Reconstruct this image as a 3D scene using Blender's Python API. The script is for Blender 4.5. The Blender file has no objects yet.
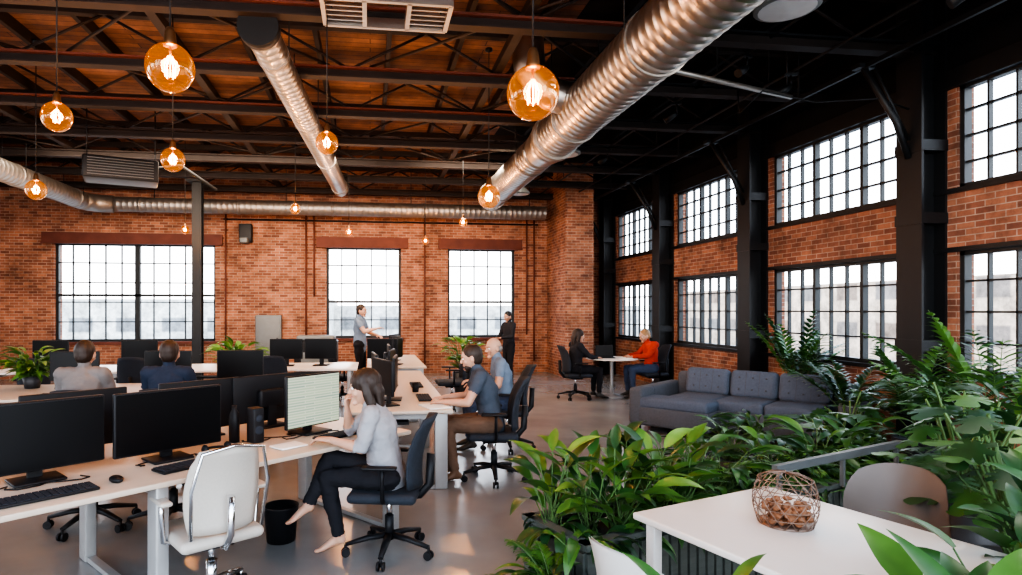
import bpy, bmesh, math, random
from mathutils import Vector, Matrix, noise
random.seed(7)
R=random.random
def U(a,b): return a+(b-a)*random.random()
sc=bpy.context.scene

# ------------------------------------------------------------------ materials
def newmat(name):
    m=bpy.data.materials.new(name); m.use_nodes=True
    nt=m.node_tree; bs=nt.nodes['Principled BSDF']
    return m,nt,bs
def mat(name,col,rough=.6,metal=0,var=.15,scale=8,bump=0,bscale=60,emit=None,es=0,stretch=None,spec=.5):
    m,nt,bs=newmat(name)
    tc=nt.nodes.new('ShaderNodeTexCoord'); n=nt.nodes.new('ShaderNodeTexNoise')
    n.inputs['Scale'].default_value=scale; n.inputs['Detail'].default_value=4
    src=tc.outputs['Object']
    if stretch:
        mp=nt.nodes.new('ShaderNodeMapping'); mp.inputs['Scale'].default_value=stretch
        nt.links.new(src,mp.inputs[0]); src=mp.outputs[0]
    nt.links.new(src,n.inputs['Vector'])
    mx=nt.nodes.new('ShaderNodeMix'); mx.data_type='RGBA'
    a=[max(0,c*(1-var)) for c in col]; b=[min(1,c*(1+var)) for c in col]
    mx.inputs[6].default_value=(*a,1); mx.inputs[7].default_value=(*b,1)
    nt.links.new(n.outputs['Fac'],mx.inputs[0]); nt.links.new(mx.outputs[2],bs.inputs['Base Color'])
    bs.inputs['Roughness'].default_value=rough; bs.inputs['Metallic'].default_value=metal
    bs.inputs['Specular IOR Level'].default_value=spec
    if bump:
        n2=nt.nodes.new('ShaderNodeTexNoise'); n2.inputs['Scale'].default_value=bscale
        nt.links.new(src,n2.inputs['Vector'])
        bp=nt.nodes.new('ShaderNodeBump'); bp.inputs['Strength'].default_value=bump; bp.inputs['Distance'].default_value=.01
        nt.links.new(n2.outputs['Fac'],bp.inputs['Height']); nt.links.new(bp.outputs[0],bs.inputs['Normal'])
    if emit:
        bs.inputs['Emission Color'].default_value=(*emit,1); bs.inputs['Emission Strength'].default_value=es
    return m
def brickmat(name,ax,c1,c2,mort,w=.205,h=.068,ms=.006,off=.5,rough=.85,bump=.5,big=(.45,1.3)):
    m,nt,bs=newmat(name)
    tc=nt.nodes.new('ShaderNodeTexCoord'); sp=nt.nodes.new('ShaderNodeSeparateXYZ'); cb=nt.nodes.new('ShaderNodeCombineXYZ')
    nt.links.new(tc.outputs['Object'],sp.inputs[0])
    nt.links.new(sp.outputs[ax[0]],cb.inputs[0]); nt.links.new(sp.outputs[ax[1]],cb.inputs[1])
    br=nt.nodes.new('ShaderNodeTexBrick'); br.offset=off
    for k,v in (('Scale',1),('Mortar Size',ms),('Brick Width',w),('Row Height',h),('Mortar Smooth',.2),('Bias',0)): br.inputs[k].default_value=v
    br.inputs['Color1'].default_value=(*c1,1); br.inputs['Color2'].default_value=(*c2,1); br.inputs['Mortar'].default_value=(*mort,1)
    nt.links.new(cb.outputs[0],br.inputs['Vector'])
    n=nt.nodes.new('ShaderNodeTexNoise'); n.inputs['Scale'].default_value=1.6; n.inputs['Detail'].default_value=10
    n.inputs['Roughness'].default_value=.75
    nt.links.new(tc.outputs['Object'],n.inputs['Vector'])
    mr=nt.nodes.new('ShaderNodeMapRange'); mr.inputs[1].default_value=.35; mr.inputs[2].default_value=.68
    mr.inputs[3].default_value=big[0]; mr.inputs[4].default_value=big[1]
    nt.links.new(n.outputs['Fac'],mr.inputs[0])
    vm=nt.nodes.new('ShaderNodeVectorMath'); vm.operation='SCALE'
    nt.links.new(br.outputs['Color'],vm.inputs[0]); nt.links.new(mr.outputs[0],vm.inputs['Scale'])
    nt.links.new(vm.outputs[0],bs.inputs['Base Color'])
    bp=nt.nodes.new('ShaderNodeBump'); bp.inputs['Strength'].default_value=bump; bp.inputs['Distance'].default_value=.01; bp.invert=True
    nt.links.new(br.outputs['Fac'],bp.inputs['Height']); nt.links.new(bp.outputs[0],bs.inputs['Normal'])
    bs.inputs['Roughness'].default_value=rough
    return m
BRX=brickmat('brick_xz',(0,2),(.48,.195,.105),(.21,.075,.045),(.44,.31,.23))
BRY=brickmat('brick_yz',(1,2),(.42,.17,.095),(.20,.072,.045),(.42,.30,.23))
DECK=brickmat('roof_boards',(0,1),(.27,.125,.07),(.14,.06,.036),(.025,.012,.008),w=3.2,h=.14,ms=.006,rough=.75,bump=.3,big=(.5,1.35))
def leafmat(name,col):
    m,nt,bs=newmat(name)
    tc=nt.nodes.new('ShaderNodeTexCoord'); n=nt.nodes.new('ShaderNodeTexNoise'); n.inputs['Scale'].default_value=9
    nt.links.new(tc.outputs['Object'],n.inputs['Vector'])
    mx=nt.nodes.new('ShaderNodeMix'); mx.data_type='RGBA'
    mx.inputs[6].default_value=(*[c*.5 for c in col],1); mx.inputs[7].default_value=(*[min(1,c*1.5) for c in col],1)
    nt.links.new(n.outputs['Fac'],mx.inputs[0]); nt.links.new(mx.outputs[2],bs.inputs['Base Color'])
    bs.inputs['Roughness'].default_value=.36
    tr=nt.nodes.new('ShaderNodeBsdfTranslucent'); nt.links.new(mx.outputs[2],tr.inputs[0])
    ms=nt.nodes.new('ShaderNodeMixShader'); ms.inputs[0].default_value=.22
    nt.links.new(bs.outputs[0],ms.inputs[1]); nt.links.new(tr.outputs[0],ms.inputs[2])
    nt.links.new(ms.outputs[0],nt.nodes['Material Output'].inputs[0])
    return m
LF=[leafmat('leaf_green_a',(.045,.125,.028)),leafmat('leaf_green_b',(.085,.20,.038)),leafmat('leaf_green_c',(.025,.075,.024)),leafmat('leaf_green_d',(.14,.28,.055))]
STEM=mat('plant_stem',(.08,.15,.045),.6)
SOIL=mat('soil',(.03,.02,.015),.95,var=.4,scale=40)
m,nt,bs=newmat('concrete_floor')
tc=nt.nodes.new('ShaderNodeTexCoord')
n=nt.nodes.new('ShaderNodeTexNoise'); n.inputs['Scale'].default_value=.7; n.inputs['Detail'].default_value=7; n.inputs['Roughness'].default_value=.55
nt.links.new(tc.outputs['Object'],n.inputs['Vector'])
cr=nt.nodes.new('ShaderNodeValToRGB'); cr.color_ramp.elements[0].position=.3; cr.color_ramp.elements[1].position=.72
cr.color_ramp.elements[0].color=(.17,.17,.172,1); cr.color_ramp.elements[1].color=(.29,.285,.278,1)
nt.links.new(n.outputs['Fac'],cr.inputs[0]); nt.links.new(cr.outputs[0],bs.inputs['Base Color'])
mr=nt.nodes.new('ShaderNodeMapRange'); mr.inputs[3].default_value=.12; mr.inputs[4].default_value=.32
nt.links.new(n.outputs['Fac'],mr.inputs[0]); nt.links.new(mr.outputs[0],bs.inputs['Roughness'])
CONC=m
BLK=mat('black_steel',(.015,.016,.018),.5,.3)
BLKW=mat('black_painted_wall',(.012,.012,.013),.8,spec=.2)
TRUSS=mat('rusty_truss_steel',(.024,.015,.012),.65,.2,var=.5,scale=5)
RUST=mat('rust_red_lintel',(.14,.042,.027),.7,.1,var=.35,scale=4)
WFR=mat('window_frame_dark',(.02,.023,.025),.5,.2)
GALV=mat('galvanised_duct',(.50,.475,.44),.34,1.0,var=.35,scale=3,bump=.06,bscale=10)
GALD=mat('dull_duct',(.34,.315,.29),.45,.85,var=.25,scale=4)
DTOP=mat('desk_top_beige',(.52,.43,.35),.4,var=.07,scale=3,stretch=(1,12,1))
WTOP=mat('white_laminate',(.72,.66,.61),.3,var=.04)
DLEG=mat('desk_leg_grey',(.34,.34,.34),.4,.3)
PLB=mat('black_plastic',(.010,.010,.012),.5,spec=.3)
SCR=mat('screen_off',(.004,.004,.005),.3,spec=.2)
ALU=mat('aluminium',(.7,.7,.71),.3,.9,var=.05)
FABD=mat('chair_fabric_charcoal',(.018,.023,.033),.85,var=.3,scale=60,bump=.2,bscale=300)
CHW=mat('chair_mesh_offwhite',(.45,.41,.365),.6,var=.08,scale=80)
CHR=mat('chrome',(.75,.75,.76),.15,1,var=.03)
SOFA=mat('sofa_fabric_grey',(.085,.09,.105),.95,var=.25,scale=40,bump=.3,bscale=250)
SOFB=mat('sofa_cushion_blue_grey',(.09,.11,.15),.95,var=.25,scale=40,bump=.3,bscale=250)
TAUP=mat('chair_shell_taupe',(.14,.11,.095),.45,var=.06)
WPL=mat('white_plastic',(.62,.59,.56),.35,var=.03)
PLTR=mat('planter_grey_wood',(.085,.095,.085),.7,var=.35,scale=6,stretch=(1,1,6),bump=.2)
TERR=mat('pot_dark',(.03,.03,.034),.5)
GREYP=mat('electric_panel_grey',(.17,.18,.18),.5,.3)
PAPER=mat('paper',(.8,.8,.78),.8,var=.03)
NUT=mat('basket_contents_brown',(.24,.10,.045),.7,var=.5,scale=50)
WIRE=mat('basket_wire',(.26,.18,.14),.4,.8)
WHT=mat('white_eye',(.8,.8,.8),.3,var=.01); EYE=mat('iris_dark',(.03,.02,.015),.2)
LIP=mat('lips',(.42,.16,.13),.5)
def skin(n,c): 
    m=mat(n,c,.5,var=.08,scale=20); m.node_tree.nodes['Principled BSDF'].inputs['Subsurface Weight'].default_value=.08
    m.node_tree.nodes['Principled BSDF'].inputs['Subsurface Scale'].default_value=.02; return m
SK1=skin('skin_light',(.52,.30,.21)); SK2=skin('skin_tan',(.43,.24,.165))
HBR=mat('hair_dark_brown',(.025,.013,.008),.55,var=.4,scale=60,stretch=(1,1,.1)); HGR=mat('hair_grey',(.22,.19,.17),.6,var=.4,scale=60)
HBL=mat('hair_blond',(.32,.18,.08),.5,var=.4,scale=60); HBK=mat('hair_black',(.012,.01,.01),.5)
def cloth(n,c): return mat(n,c,.9,var=.18,scale=12,bump=.35,bscale=25,spec=.2)
# screen with document image
m,nt,bs=newmat('screen_document')
tc=nt.nodes.new('ShaderNodeTexCoord'); sp=nt.nodes.new('ShaderNodeSeparateXYZ'); cb=nt.nodes.new('ShaderNodeCombineXYZ')
nt.links.new(tc.outputs['Object'],sp.inputs[0]); nt.links.new(sp.outputs[1],cb.inputs[0]); nt.links.new(sp.outputs[2],cb.inputs[1])
br=nt.nodes.new('ShaderNodeTexBrick'); br.inputs['Scale'].default_value=1; br.inputs['Brick Width'].default_value=.24; br.inputs['Row Height'].default_value=.018
br.inputs['Mortar Size'].default_value=.004; br.offset=.35
br.inputs['Color1'].default_value=(.60,.74,.50,1); br.inputs['Color2'].default_value=(.36,.52,.40,1); br.inputs['Mortar'].default_value=(.82,.86,.68,1)
nt.links.new(cb.outputs[0],br.inputs['Vector']); nt.links.new(br.outputs['Color'],bs.inputs['Emission Color']); bs.inputs['Emission Strength'].default_value=.62
bs.inputs['Base Color'].default_value=(.05,.05,.05,1); bs.inputs['Roughness'].default_value=.2
SDOC=m
# bulb glass
m=bpy.data.materials.new('amber_bulb_glass'); m.use_nodes=True; nt=m.node_tree; nt.nodes.clear()
out=nt.nodes.new('ShaderNodeOutputMaterial'); tr=nt.nodes.new('ShaderNodeBsdfTransparent'); tr.inputs[0].default_value=(1,.76,.5,1)
gl=nt.nodes.new('ShaderNodeBsdfGlossy'); gl.inputs['Roughness'].default_value=.03; gl.inputs[0].default_value=(1,.78,.55,1)
em=nt.nodes.new('ShaderNodeEmission'); em.inputs[0].default_value=(1,.30,.03,1); em.inputs[1].default_value=1.7
lw=nt.nodes.new('ShaderNodeLayerWeight'); lw.inputs[0].default_value=.25
m1=nt.nodes.new('ShaderNodeMixShader'); m2=nt.nodes.new('ShaderNodeMixShader')
nt.links.new(lw.outputs['Facing'],m1.inputs[0]); nt.links.new(tr.outputs[0],m1.inputs[1]); nt.links.new(gl.outputs[0],m1.inputs[2])
m2.inputs[0].default_value=.10; nt.links.new(m1.outputs[0],m2.inputs[1]); nt.links.new(em.outputs[0],m2.inputs[2]); nt.links.new(m2.outputs[0],out.inputs[0])
BULB=m
FIL=mat('filament',(1,.5,.2),.5,emit=(1,.36,.05),es=24)
BRASS=mat('brass_socket',(.30,.16,.08),.35,.9)
WGL=mat('lamp_lens_white',(.5,.5,.5),.4)

# ------------------------------------------------------------------ builder
class B:
    def __init__(s): s.v=[];s.f=[];s.m=[];s.s=[];s.M=Matrix.Identity(4)
    def add(s,vs,fs,mt,smooth=False,M=None):
        T=s.M if M is None else s.M@M
        o=len(s.v); s.v.extend([T@Vector(p) for p in vs])
        s.f.extend([tuple(i+o for i in f) for f in fs])
        if isinstance(mt,list): s.m.extend(mt)
        else: s.m.extend([mt]*len(fs))
        s.s.extend([smooth]*len(fs))
    def mesh(s,name):
        me=bpy.data.meshes.new(name); me.from_pydata([tuple(p) for p in s.v],[],s.f)
        sl={}
        for mt in s.m:
            if mt is not None and mt.name not in sl: sl[mt.name]=len(sl); me.materials.append(mt)
        if sl: me.polygons.foreach_set('material_index',[sl[mt.name] if mt else 0 for mt in s.m])
        me.polygons.foreach_set('use_smooth',s.s); me.update(); return me
    def obj(s,name,loc=None,ang=0):
        o=bpy.data.objects.new(name,s.mesh(name)); sc.collection.objects.link(o)
        if loc is not None: o.location=loc; o.rotation_euler=(0,0,ang)
        return o
    def box(s,c,sz,mt,M=None):
        x,y,z=[k/2 for k in sz]
        vs=[(c[0]+a*x,c[1]+b*y,c[2]+d*z) for a in(-1,1) for b in(-1,1) for d in(-1,1)]
        s.add(vs,[(0,1,3,2),(4,6,7,5),(0,4,5,1),(2,3,7,6),(0,2,6,4),(1,5,7,3)],mt,False,M)
    def bb(s,a,b,mt): s.box([(a[i]+b[i])/2 for i in range(3)],[abs(b[i]-a[i]) for i in range(3)],mt)
    def rbox(s,c,sz,r,mt,M=None,seg=3,puff=0):
        bm=bmesh.new(); bmesh.ops.create_cube(bm,size=1)
        for v in bm.verts: v.co=Vector((v.co.x*sz[0],v.co.y*sz[1],v.co.z*sz[2]))
        bmesh.ops.bevel(bm,geom=bm.edges[:],offset=min(r,min(sz)*.49),segments=seg,profile=.5,affect='EDGES')
        s.add([v.co+Vector(c) for v in bm.verts],[[v.index for v in f.verts] for f in bm.faces],mt,True,M); bm.free()
    def cyl(s,p0,p1,r0,mt,r1=None,n=12,smooth=True,caps=True):
        s.tube([p0,p1],[r0,r0 if r1 is None else r1],mt,n,smooth=smooth,caps=caps)
    def tube(s,pts,rs,mt,n=8,smooth=True,caps=True,side=None,M=None):
        pts=[Vector(p) for p in pts]; 
        if not isinstance(rs,(list,tuple)): rs=[rs]*len(pts)
        vs=[];fs=[];N=len(pts); px=None
        for i,p in enumerate(pts):
            t=(pts[min(i+1,N-1)]-pts[max(i-1,0)]).normalized()
            if side is not None: x=Vector(side)
            elif px is None: x=Vector((0,0,1)) if abs(t.z)<.9 else Vector((1,0,0))
            else: x=px
            x=(x-t*x.dot(t)); x=x.normalized() if x.length>1e-6 else t.orthogonal().normalized()
            px=x; y=t.cross(x); r=rs[i]; a,b=(r if isinstance(r,tuple) else (r,r))
            for k in range(n):
                th=2*math.pi*k/n; vs.append(p+x*(a*math.cos(th))+y*(b*math.sin(th)))
        for i in range(N-1):
            for k in range(n):
                k2=(k+1)%n; fs.append((i*n+k,i*n+k2,(i+1)*n+k2,(i+1)*n+k))
        s.add(vs,fs,mt,smooth,M)
        if caps:
            o=len(s.v)-len(vs)
            s.f.append(tuple(o+k for k in reversed(range(n)))); s.f.append(tuple(o+(N-1)*n+k for k in range(n)))
            s.m+= [mt,mt]; s.s+=[False,False]
    def sph(s,c,r,mt,n=16,m_=10,M=None,fn=None):
        if not isinstance(r,(list,tuple)): r=(r,r,r)
        vs=[(0,0,1)];fs=[]
        for i in range(1,m_):
            ph=math.pi*i/m_
            for k in range(n):
                th=2*math.pi*k/n; vs.append((math.sin(ph)*math.cos(th),math.sin(ph)*math.sin(th),math.cos(ph)))
        vs.append((0,0,-1)); L=len(vs)-1
        for k in range(n): fs.append((0,1+k,1+(k+1)%n)); fs.append((L,1+(m_-2)*n+(k+1)%n,1+(m_-2)*n+k))
        for i in range(m_-2):
            for k in range(n):
                a=1+i*n+k;b=1+i*n+(k+1)%n; fs.append((a,a+n,b+n,b))
        vs=[Vector((c[0]+v[0]*r[0],c[1]+v[1]*r[1],c[2]+v[2]*r[2])) if not fn else fn(Vector(v)) for v in vs]
        s.add(vs,fs,mt,True,M)
    def lathe(s,prof,c,mt,n=20,smooth=True):
        vs=[];fs=[]
        for (r,z) in prof:
            for k in range(n):
                th=2*math.pi*k/n; vs.append((c[0]+r*math.cos(th),c[1]+r*math.sin(th),c[2]+z))
        for i in range(len(prof)-1):
            for k in range(n):
                k2=(k+1)%n; fs.append((i*n+k,i*n+k2,(i+1)*n+k2,(i+1)*n+k))
        s.add(vs,fs,mt,smooth)
def TR(loc,ang=0,**k): return Matrix.Translation(loc)@Matrix.Rotation(ang,4,'Z')
def link(name,me,loc,ang=0,scale=1):
    o=bpy.data.objects.new(name,me); o.location=loc; o.rotation_euler=(0,0,ang); o.scale=(scale,)*3; sc.collection.objects.link(o); return o
D2=math.radians

# ------------------------------------------------------------------ room shell
YB=15.5; XR=6.3; XL=-8.8; YF=-2.0; ZD=5.35
b=B(); b.bb((XL-.4,YF,-.2),(XR+.4,YB+.4,0),CONC); b.obj('floor')
def cells(b,u0,u1,z0,z1,ops,mk):
    us=sorted({u0,u1,*[o[0] for o in ops],*[o[1] for o in ops]}); zs=sorted({z0,z1,*[o[2] for o in ops],*[o[3] for o in ops]})
    for i in range(len(us)-1):
        for j in range(len(zs)-1):
            cu=(us[i]+us[i+1])/2; cz=(zs[j]+zs[j+1])/2
            if any(o[0]<cu<o[1] and o[2]<cz<o[3] for o in ops): continue
            mk(us[i],us[i+1],zs[j],zs[j+1])
bw=[(-7.53,-3.81,.88,3.28),(-1.10,.79,.93,3.26),(2.01,3.80,.93,3.26)]
b=B(); cells(b,XL-.4,XR+.4,0,5.5,bw,lambda a,c,d,e:b.bb((a,YB,d),(c,YB+.4,e),BRX)); b.obj('wall_back')
cols=[-0.0,3.0,6.0,9.0,12.0,15.0]
rw=[]
for i,y in enumerate(cols[:-1]): rw+= [(y+.2,y+2.72,.97,2.29),(y+.2,y+2.72,2.96,4.08)]
b=B()
cells(b,YF,YB+.4,0,4.12,rw,lambda a,c,d,e:b.bb((XR,a,d),(XR+.2,c,e),BRY))
b.bb((XR,YF,4.12),(XR+.2,YB+.4,5.5),BLKW); b.obj('wall_right')
lw_=[(-1,2,1,4),(3.5,6.5,1,4),(8,11,1,4)]  # unseen left-wall openings, added to let daylight in
b=B(); cells(b,YF,YB,0,5.5,lw_,lambda a,c,d,e:b.bb((XL-.4,a,d),(XL,c,e),BRY)); b.obj('wall_left')
b=B(); b.bb((XL-.4,YF,ZD),(2.6,YB+.4,ZD+.15),DECK); b.bb((2.6,YF,ZD),(XR+.4,YB+.4,ZD+.15),BLKW)
x=XL+.5
while x<XR: b.bb((x-.03,YF,ZD-.16),(x+.03,YB,ZD),TRUSS if x<3 else BLK); x+=.95
b.obj('ceiling')
# brick pier
b=B(); b.bb((4.67,13.95,0),(5.35,YB,5.2),BRY)
b.bb((4.66,13.94,0),(5.36,13.96,5.2),BRX); b.obj('brick_pier')
# lintels
for i,(x0,x1,z0,z1) in enumerate(bw):
    b=B(); b.bb((x0-.25,YB-.06,z1),(x1+.18,YB+.02,z1+.24),RUST); b.bb((x0-.25,YB-.1,z1-.03),(x1+.18,YB+.02,z1+.01),RUST)
    b.bb((x0-.08,YB-.08,z0-.07),(x1+.08,YB+.1,z0),RUST); b.obj('trim_%d'%(i+1))
def grid(b,axis,p,u0,u1,z0,z1,nu,nz,t=.028,fr=.06,mid=None):
    def bar(a0,a1,c0,c1,th=.05):
        if axis=='y': b.bb((a0,p-th/2,c0),(a1,p+th/2,c1),WFR)
        else: b.bb((p-th/2,a0,c0),(p+th/2,a1,c1),WFR)
    bar(u0,u0+fr,z0,z1,.09);bar(u1-fr,u1,z0,z1,.09);bar(u0,u1,z0,z0+fr,.09);bar(u0,u1,z1-fr,z1,.09)
    for i in range(1,nu): u=u0+(u1-u0)*i/nu; bar(u-t/2,u+t/2,z0,z1)
    for j in range(1,nz): z=z0+(z1-z0)*j/nz; bar(u0,u1,z-t/2,z+t/2)
    for u in (mid or []): bar(u-.06,u+.06,z0,z1,.1)
b=B(); grid(b,'y',YB+.15,*bw[0],10,5,mid=[(bw[0][0]+bw[0][1])/2]); b.bb((bw[0][0],YB+.1,1.98),(bw[0][1],YB+.2,2.04),WFR); b.obj('window_1')
for k in (1,2): b=B(); grid(b,'y',YB+.15,*bw[k],5,5); b.bb((bw[k][0],YB+.1,1.83),(bw[k][1],YB+.2,1.89),WFR); b.obj('window_%d'%(k+1))
for k,o in enumerate(rw):
    b=B(); grid(b,'x',XR+.07,*o,9,4,t=.022,fr=.05); b.bb((XR+.03,o[0]+(o[1]-o[0])/3-.025,o[2]),(XR+.11,o[0]+(o[1]-o[0])/3+.025,o[3]),WFR); b.bb((XR+.03,o[0]+(o[1]-o[0])*2/3-.025,o[2]),(XR+.11,o[0]+(o[1]-o[0])*2/3+.025,o[3]),WFR); b.obj('window_%d'%(k+4))
for k,o in enumerate(lw_): b=B(); grid(b,'x',XL-.2,*o,8,7); b.obj('window_%d'%(k+20))  # frames for the added, unseen left openings
b=B()
b.bb((XR-.05,YF,4.06),(XR+.02,YB,4.26),BLK); b.bb((XR-.04,YF,2.92),(XR+.01,YB,2.97),BLK); b.bb((XR-.04,YF,2.28),(XR+.01,YB,2.33),BLK); b.bb((XR-.06,YF,.92),(XR+.02,YB,.97),BLK)
b.obj('trim_4')
for y in cols:
    b=B(); b.bb((XR-.32,y-.16,0),(XR-.29,y+.16,ZD),BLK); b.bb((XR-.03,y-.16,0),(XR+.0,y+.16,ZD),BLK); b.bb((XR-.29,y-.03,0),(XR-.03,y+.03,ZD),BLK)
    b.bb((XR-.36,y-.2,0),(XR,y+.2,.03),BLK)
    for z in (1.2,2.6,3.4): b.bb((XR-.33,y-.17,z),(XR,y+.17,z+.12),BLK)
    b.tube([(XR-.32,y,3.35),(XR-.5,y-.02,3.75),(5.42,y,4.33)],.035,BLK,6); b.tube([(XR-.32,y,3.55),(5.55,y,4.36)],.018,BLK,6)
    b.box((5.42,y,4.34),(.2,.12,.05),BLK)
    b.obj('steel_column')
b=B(); b.bb((5.39,YF,4.31),(5.43,YB,4.36),BLK); b.cyl((5.0,YF,4.5),(5.0,YB,4.5),.02,BLK,n=6); b.cyl((4.3,YF,4.6),(4.3,YB,4.6),.018,BLK,n=6)
for y in (1,4,7,10,13): b.cyl((5.41,y,4.33),(5.41,y,ZD),.012,BLK,n=5); b.cyl((5.0,y,4.5),(5.0,y,ZD),.01,BLK,n=5); b.cyl((4.3,y,4.6),(4.3,y,ZD),.01,BLK,n=5)
b.obj('ceiling_rail')
# trusses
for y in [0,1.5,3.0,4.5,6,7.5,9,10.5,12,13.5,15]:
    b=B(); x0,x1=XL,XR
    b.bb((x0,y-.07,4.50),(x1,y+.07,4.525),TRUSS); b.bb((x0,y-.012,4.52),(x1,y+.012,4.62),TRUSS); b.bb((x0,y-.07,4.61),(2.6,y+.07,4.635),RUST if y<10 else TRUSS); b.bb((2.6,y-.07,4.61),(x1,y+.07,4.635),BLK)
    b.bb((x0,y-.05,5.1),(x1,y+.05,5.2),TRUSS)
    x=x0; k=0
    while x<x1-.4:
        b.cyl((x,y,4.62 if k%2 else 5.12),(x+.95,y,5.12 if k%2 else 4.62),.018,TRUSS,n=5)
        x+=.95;k+=1
    b.obj('roof_truss')
b=B()
for (x,y) in [(-7,4.5),(-3.5,4.5),(-7,7.5),(-3.5,7.5),(0,7.5),(-7,10.5),(-3.5,10.5),(0,10.5),(0,4.5)]:
    b.cyl((x,y,4.66),(x+3,y+3,4.66),.018,TRUSS,n=5); b.cyl((x+3,y,4.66),(x,y+3,4.66),.018,TRUSS,n=5)
for x in (-5.5,-2.2,1.6): b.bb((x-.05,YF,4.64),(x+.05,YB,4.74),TRUSS)
b.obj('roof_bracing')
# column inside
b=B(); b.bb((-3.86,13.7,0),(-3.66,13.73,4.5),BLK); b.bb((-3.86,13.87,0),(-3.66,13.9,4.5),BLK); b.bb((-3.78,13.72,0),(-3.74,13.88,4.5),BLK); b.bb((-3.95,13.6,0),(-3.57,14,.03),BLK); b.bb((-3.95,13.6,4.44),(-3.57,14,4.5),BLK)
b.obj('steel_column')
# ------------------------------------------------------------------ ducts
def duct(name,p0,p1,r,mt,ribs=.13,flare=None,hang=True,capend=True):
    b=B(); p0=Vector(p0);p1=Vector(p1); L=(p1-p0).length; n=int(L/ribs); pts=[];rs=[]
    for i in range(n):
        for (t,rr) in ((.0,r),(.88,r),(.91,r*1.014),(.97,r*1.014)):
            pts.append(p0.lerp(p1,(i+t)/n)); rs.append(rr)
    pts.append(p1); rs.append(r)
    b.tube(pts,rs,mt,28,caps=capend)
    t=.6
    while t<L:
        q=p0.lerp(p1,t/L); b.tube([q-(p1-p0).normalized()*.03,q+(p1-p0).normalized()*.03],r*1.05,GALD,28)
        if hang:
            b.cyl(q+Vector((r,0,0)),(q.x+r,q.y,ZD),.007,BLK,n=5); b.cyl(q-Vector((r,0,0)),(q.x-r,q.y,ZD),.007,BLK,n=5)
        t+=2.2
    return b
b=duct('d',(2.6,YF,4.1),(2.6,8.2,4.1),.31,GALV)
b.tube([(2.6,8.2,4.1),(2.6,8.5,4.1),(2.6,8.9,4.1)],[.31,.31,.27],GALV,28)
b.tube([(2.6,8.15,4.1),(2.6,8.3,4.1)],[.34,.34],GALD,28)
b2=duct('d',(2.6,8.9,4.1),(2.6,12.6,4.1),.27,GALV); b.add(b2.v,b2.f,b2.m,True)
b.tube([(2.6,12.6,4.1),(2.6,12.75,4.1)],[.30,.30],GALD,28)
b.tube([(2.55,7.0,4.15),(2.2,7.15,4.3),(1.95,7.2,4.6),(1.9,7.2,5.2)],[.2,.2,.2,.2],GALV,20)
b.obj('spiral_duct')
b=duct('d',(-1.08,6.1,4.42),(-.65,13.6,4.35),.17,GALV); b.tube([(-1.085,6.02,4.42),(-1.08,6.14,4.42)],.2,BLK,24); b.obj('spiral_duct')
b=duct('d',(-6.4,YF,4.1),(-6.4,14.3,4.1),.2,GALD)
b.tube([(-6.4,14.3,4.1),(-6.35,14.55,4.1),(-6.2,14.72,4.1),(-5.9,14.8,4.1)],.2,GALD,24)
b2=duct('d',(-5.9,14.8,4.1),(4.4,14.8,4.1),.17,GALD,hang=False); b.add(b2.v,b2.f,b2.m,True)
for x in (-5,-2,1,4): b.cyl((x,14.8,4.1),(x,14.8,ZD),.01,BLK,n=5)
b.obj('ventilation_duct')
# unit heater / AC
b=B(); b.M=TR((-4.1,10.6,3.95),D2(20)); b.rbox((0,0,0),(1.1,.6,.36),.03,BLK)
for k in range(7): b.box((0,-.31,-.13+k*.043),(.95,.03,.008),GREYP)
for s_ in (-.5,.5): b.cyl((s_,0,.15),(s_,0,1.2),.012,BLK,n=5)
b.tube([(.5,0,.1),(.9,0,.2),(1.5,.1,-.15)],.03,BLK,6)
b.obj('air_conditioning_unit')
b=B(); b.M=TR((.15,5.3,4.4))
b.box((0,0,0),(1.15,.04,.1),GALV); b.box((0,.5,0),(1.15,.04,.1),GALV)
for k in (-.57,-.2,.2,.57): b.box((k,.25,0),(.04,.5,.1),GALV)
for k in range(5): b.box((-.38,.08+k*.09,0),(.34,.02,.03),GALV); b.box((.38,.08+k*.09,0),(.34,.02,.03),GALV)
for k in (-.5,.5): b.cyl((k,.25,0),(k,.25,.95),.01,BLK,n=5)
b.obj('air_diffuser')
def dome(loc,r,name):
    b=B(); b.lathe([(0,.12),(r*.3,.12),(r*.6,.08),(r,.0),(r,-.03),(r*.9,-.04),(0,-.04)],loc,GREYP,24); b.lathe([(r*.85,-.045),(0,-.06)],loc,WGL,24)
    b.cyl((loc[0],loc[1],loc[2]+.1),(loc[0],loc[1],ZD),.015,BLK,n=6); b.obj(name)
dome((3.75,5.0,4.42),.28,'high_bay_lamp'); dome((3.06,9.2,4.15),.25,'high_bay_lamp'); dome((3.1,12.2,4.1),.2,'high_bay_lamp')
def spot(x,y,z,a):
    b=B(); b.M=TR((x,y,z),a); b.tube([(0,0,0),(.05,0,-.03),(.16,0,-.1)],[.03,.045,.05],BLK,12); b.cyl((0,0,0),(0,0,.12),.012,BLK,n=6); b.box((0,0,.13),(.14,.05,.03),BLK); b.obj('track_spotlight')
spot(4.3,8.0,4.44,2.6); spot(5.0,6.6,4.34,2.8); spot(5.0,4.4,4.34,2.5); spot(4.3,10.5,4.44,2.6); spot(4.3,6.4,4.44,3.5)
b=B(); b.cyl((2.9,5.9,4.18),(5.0,6.6,4.2),.03,GALD,n=8); b.tube([(4.25,6.5,4.2),(4.2,6.4,3.9),(4.35,6.2,4.1),(5.0,6.2,4.0),(5.6,6.0,4.0),(5.98,6.0,3.9)],.01,BLK,5)
b.cyl((2.92,5.9,4.18),(2.92,5.9,ZD),.01,BLK,n=5); b.cyl((4.95,6.6,4.2),(4.95,6.6,ZD),.01,BLK,n=5); b.obj('conduit_pipe')
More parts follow.
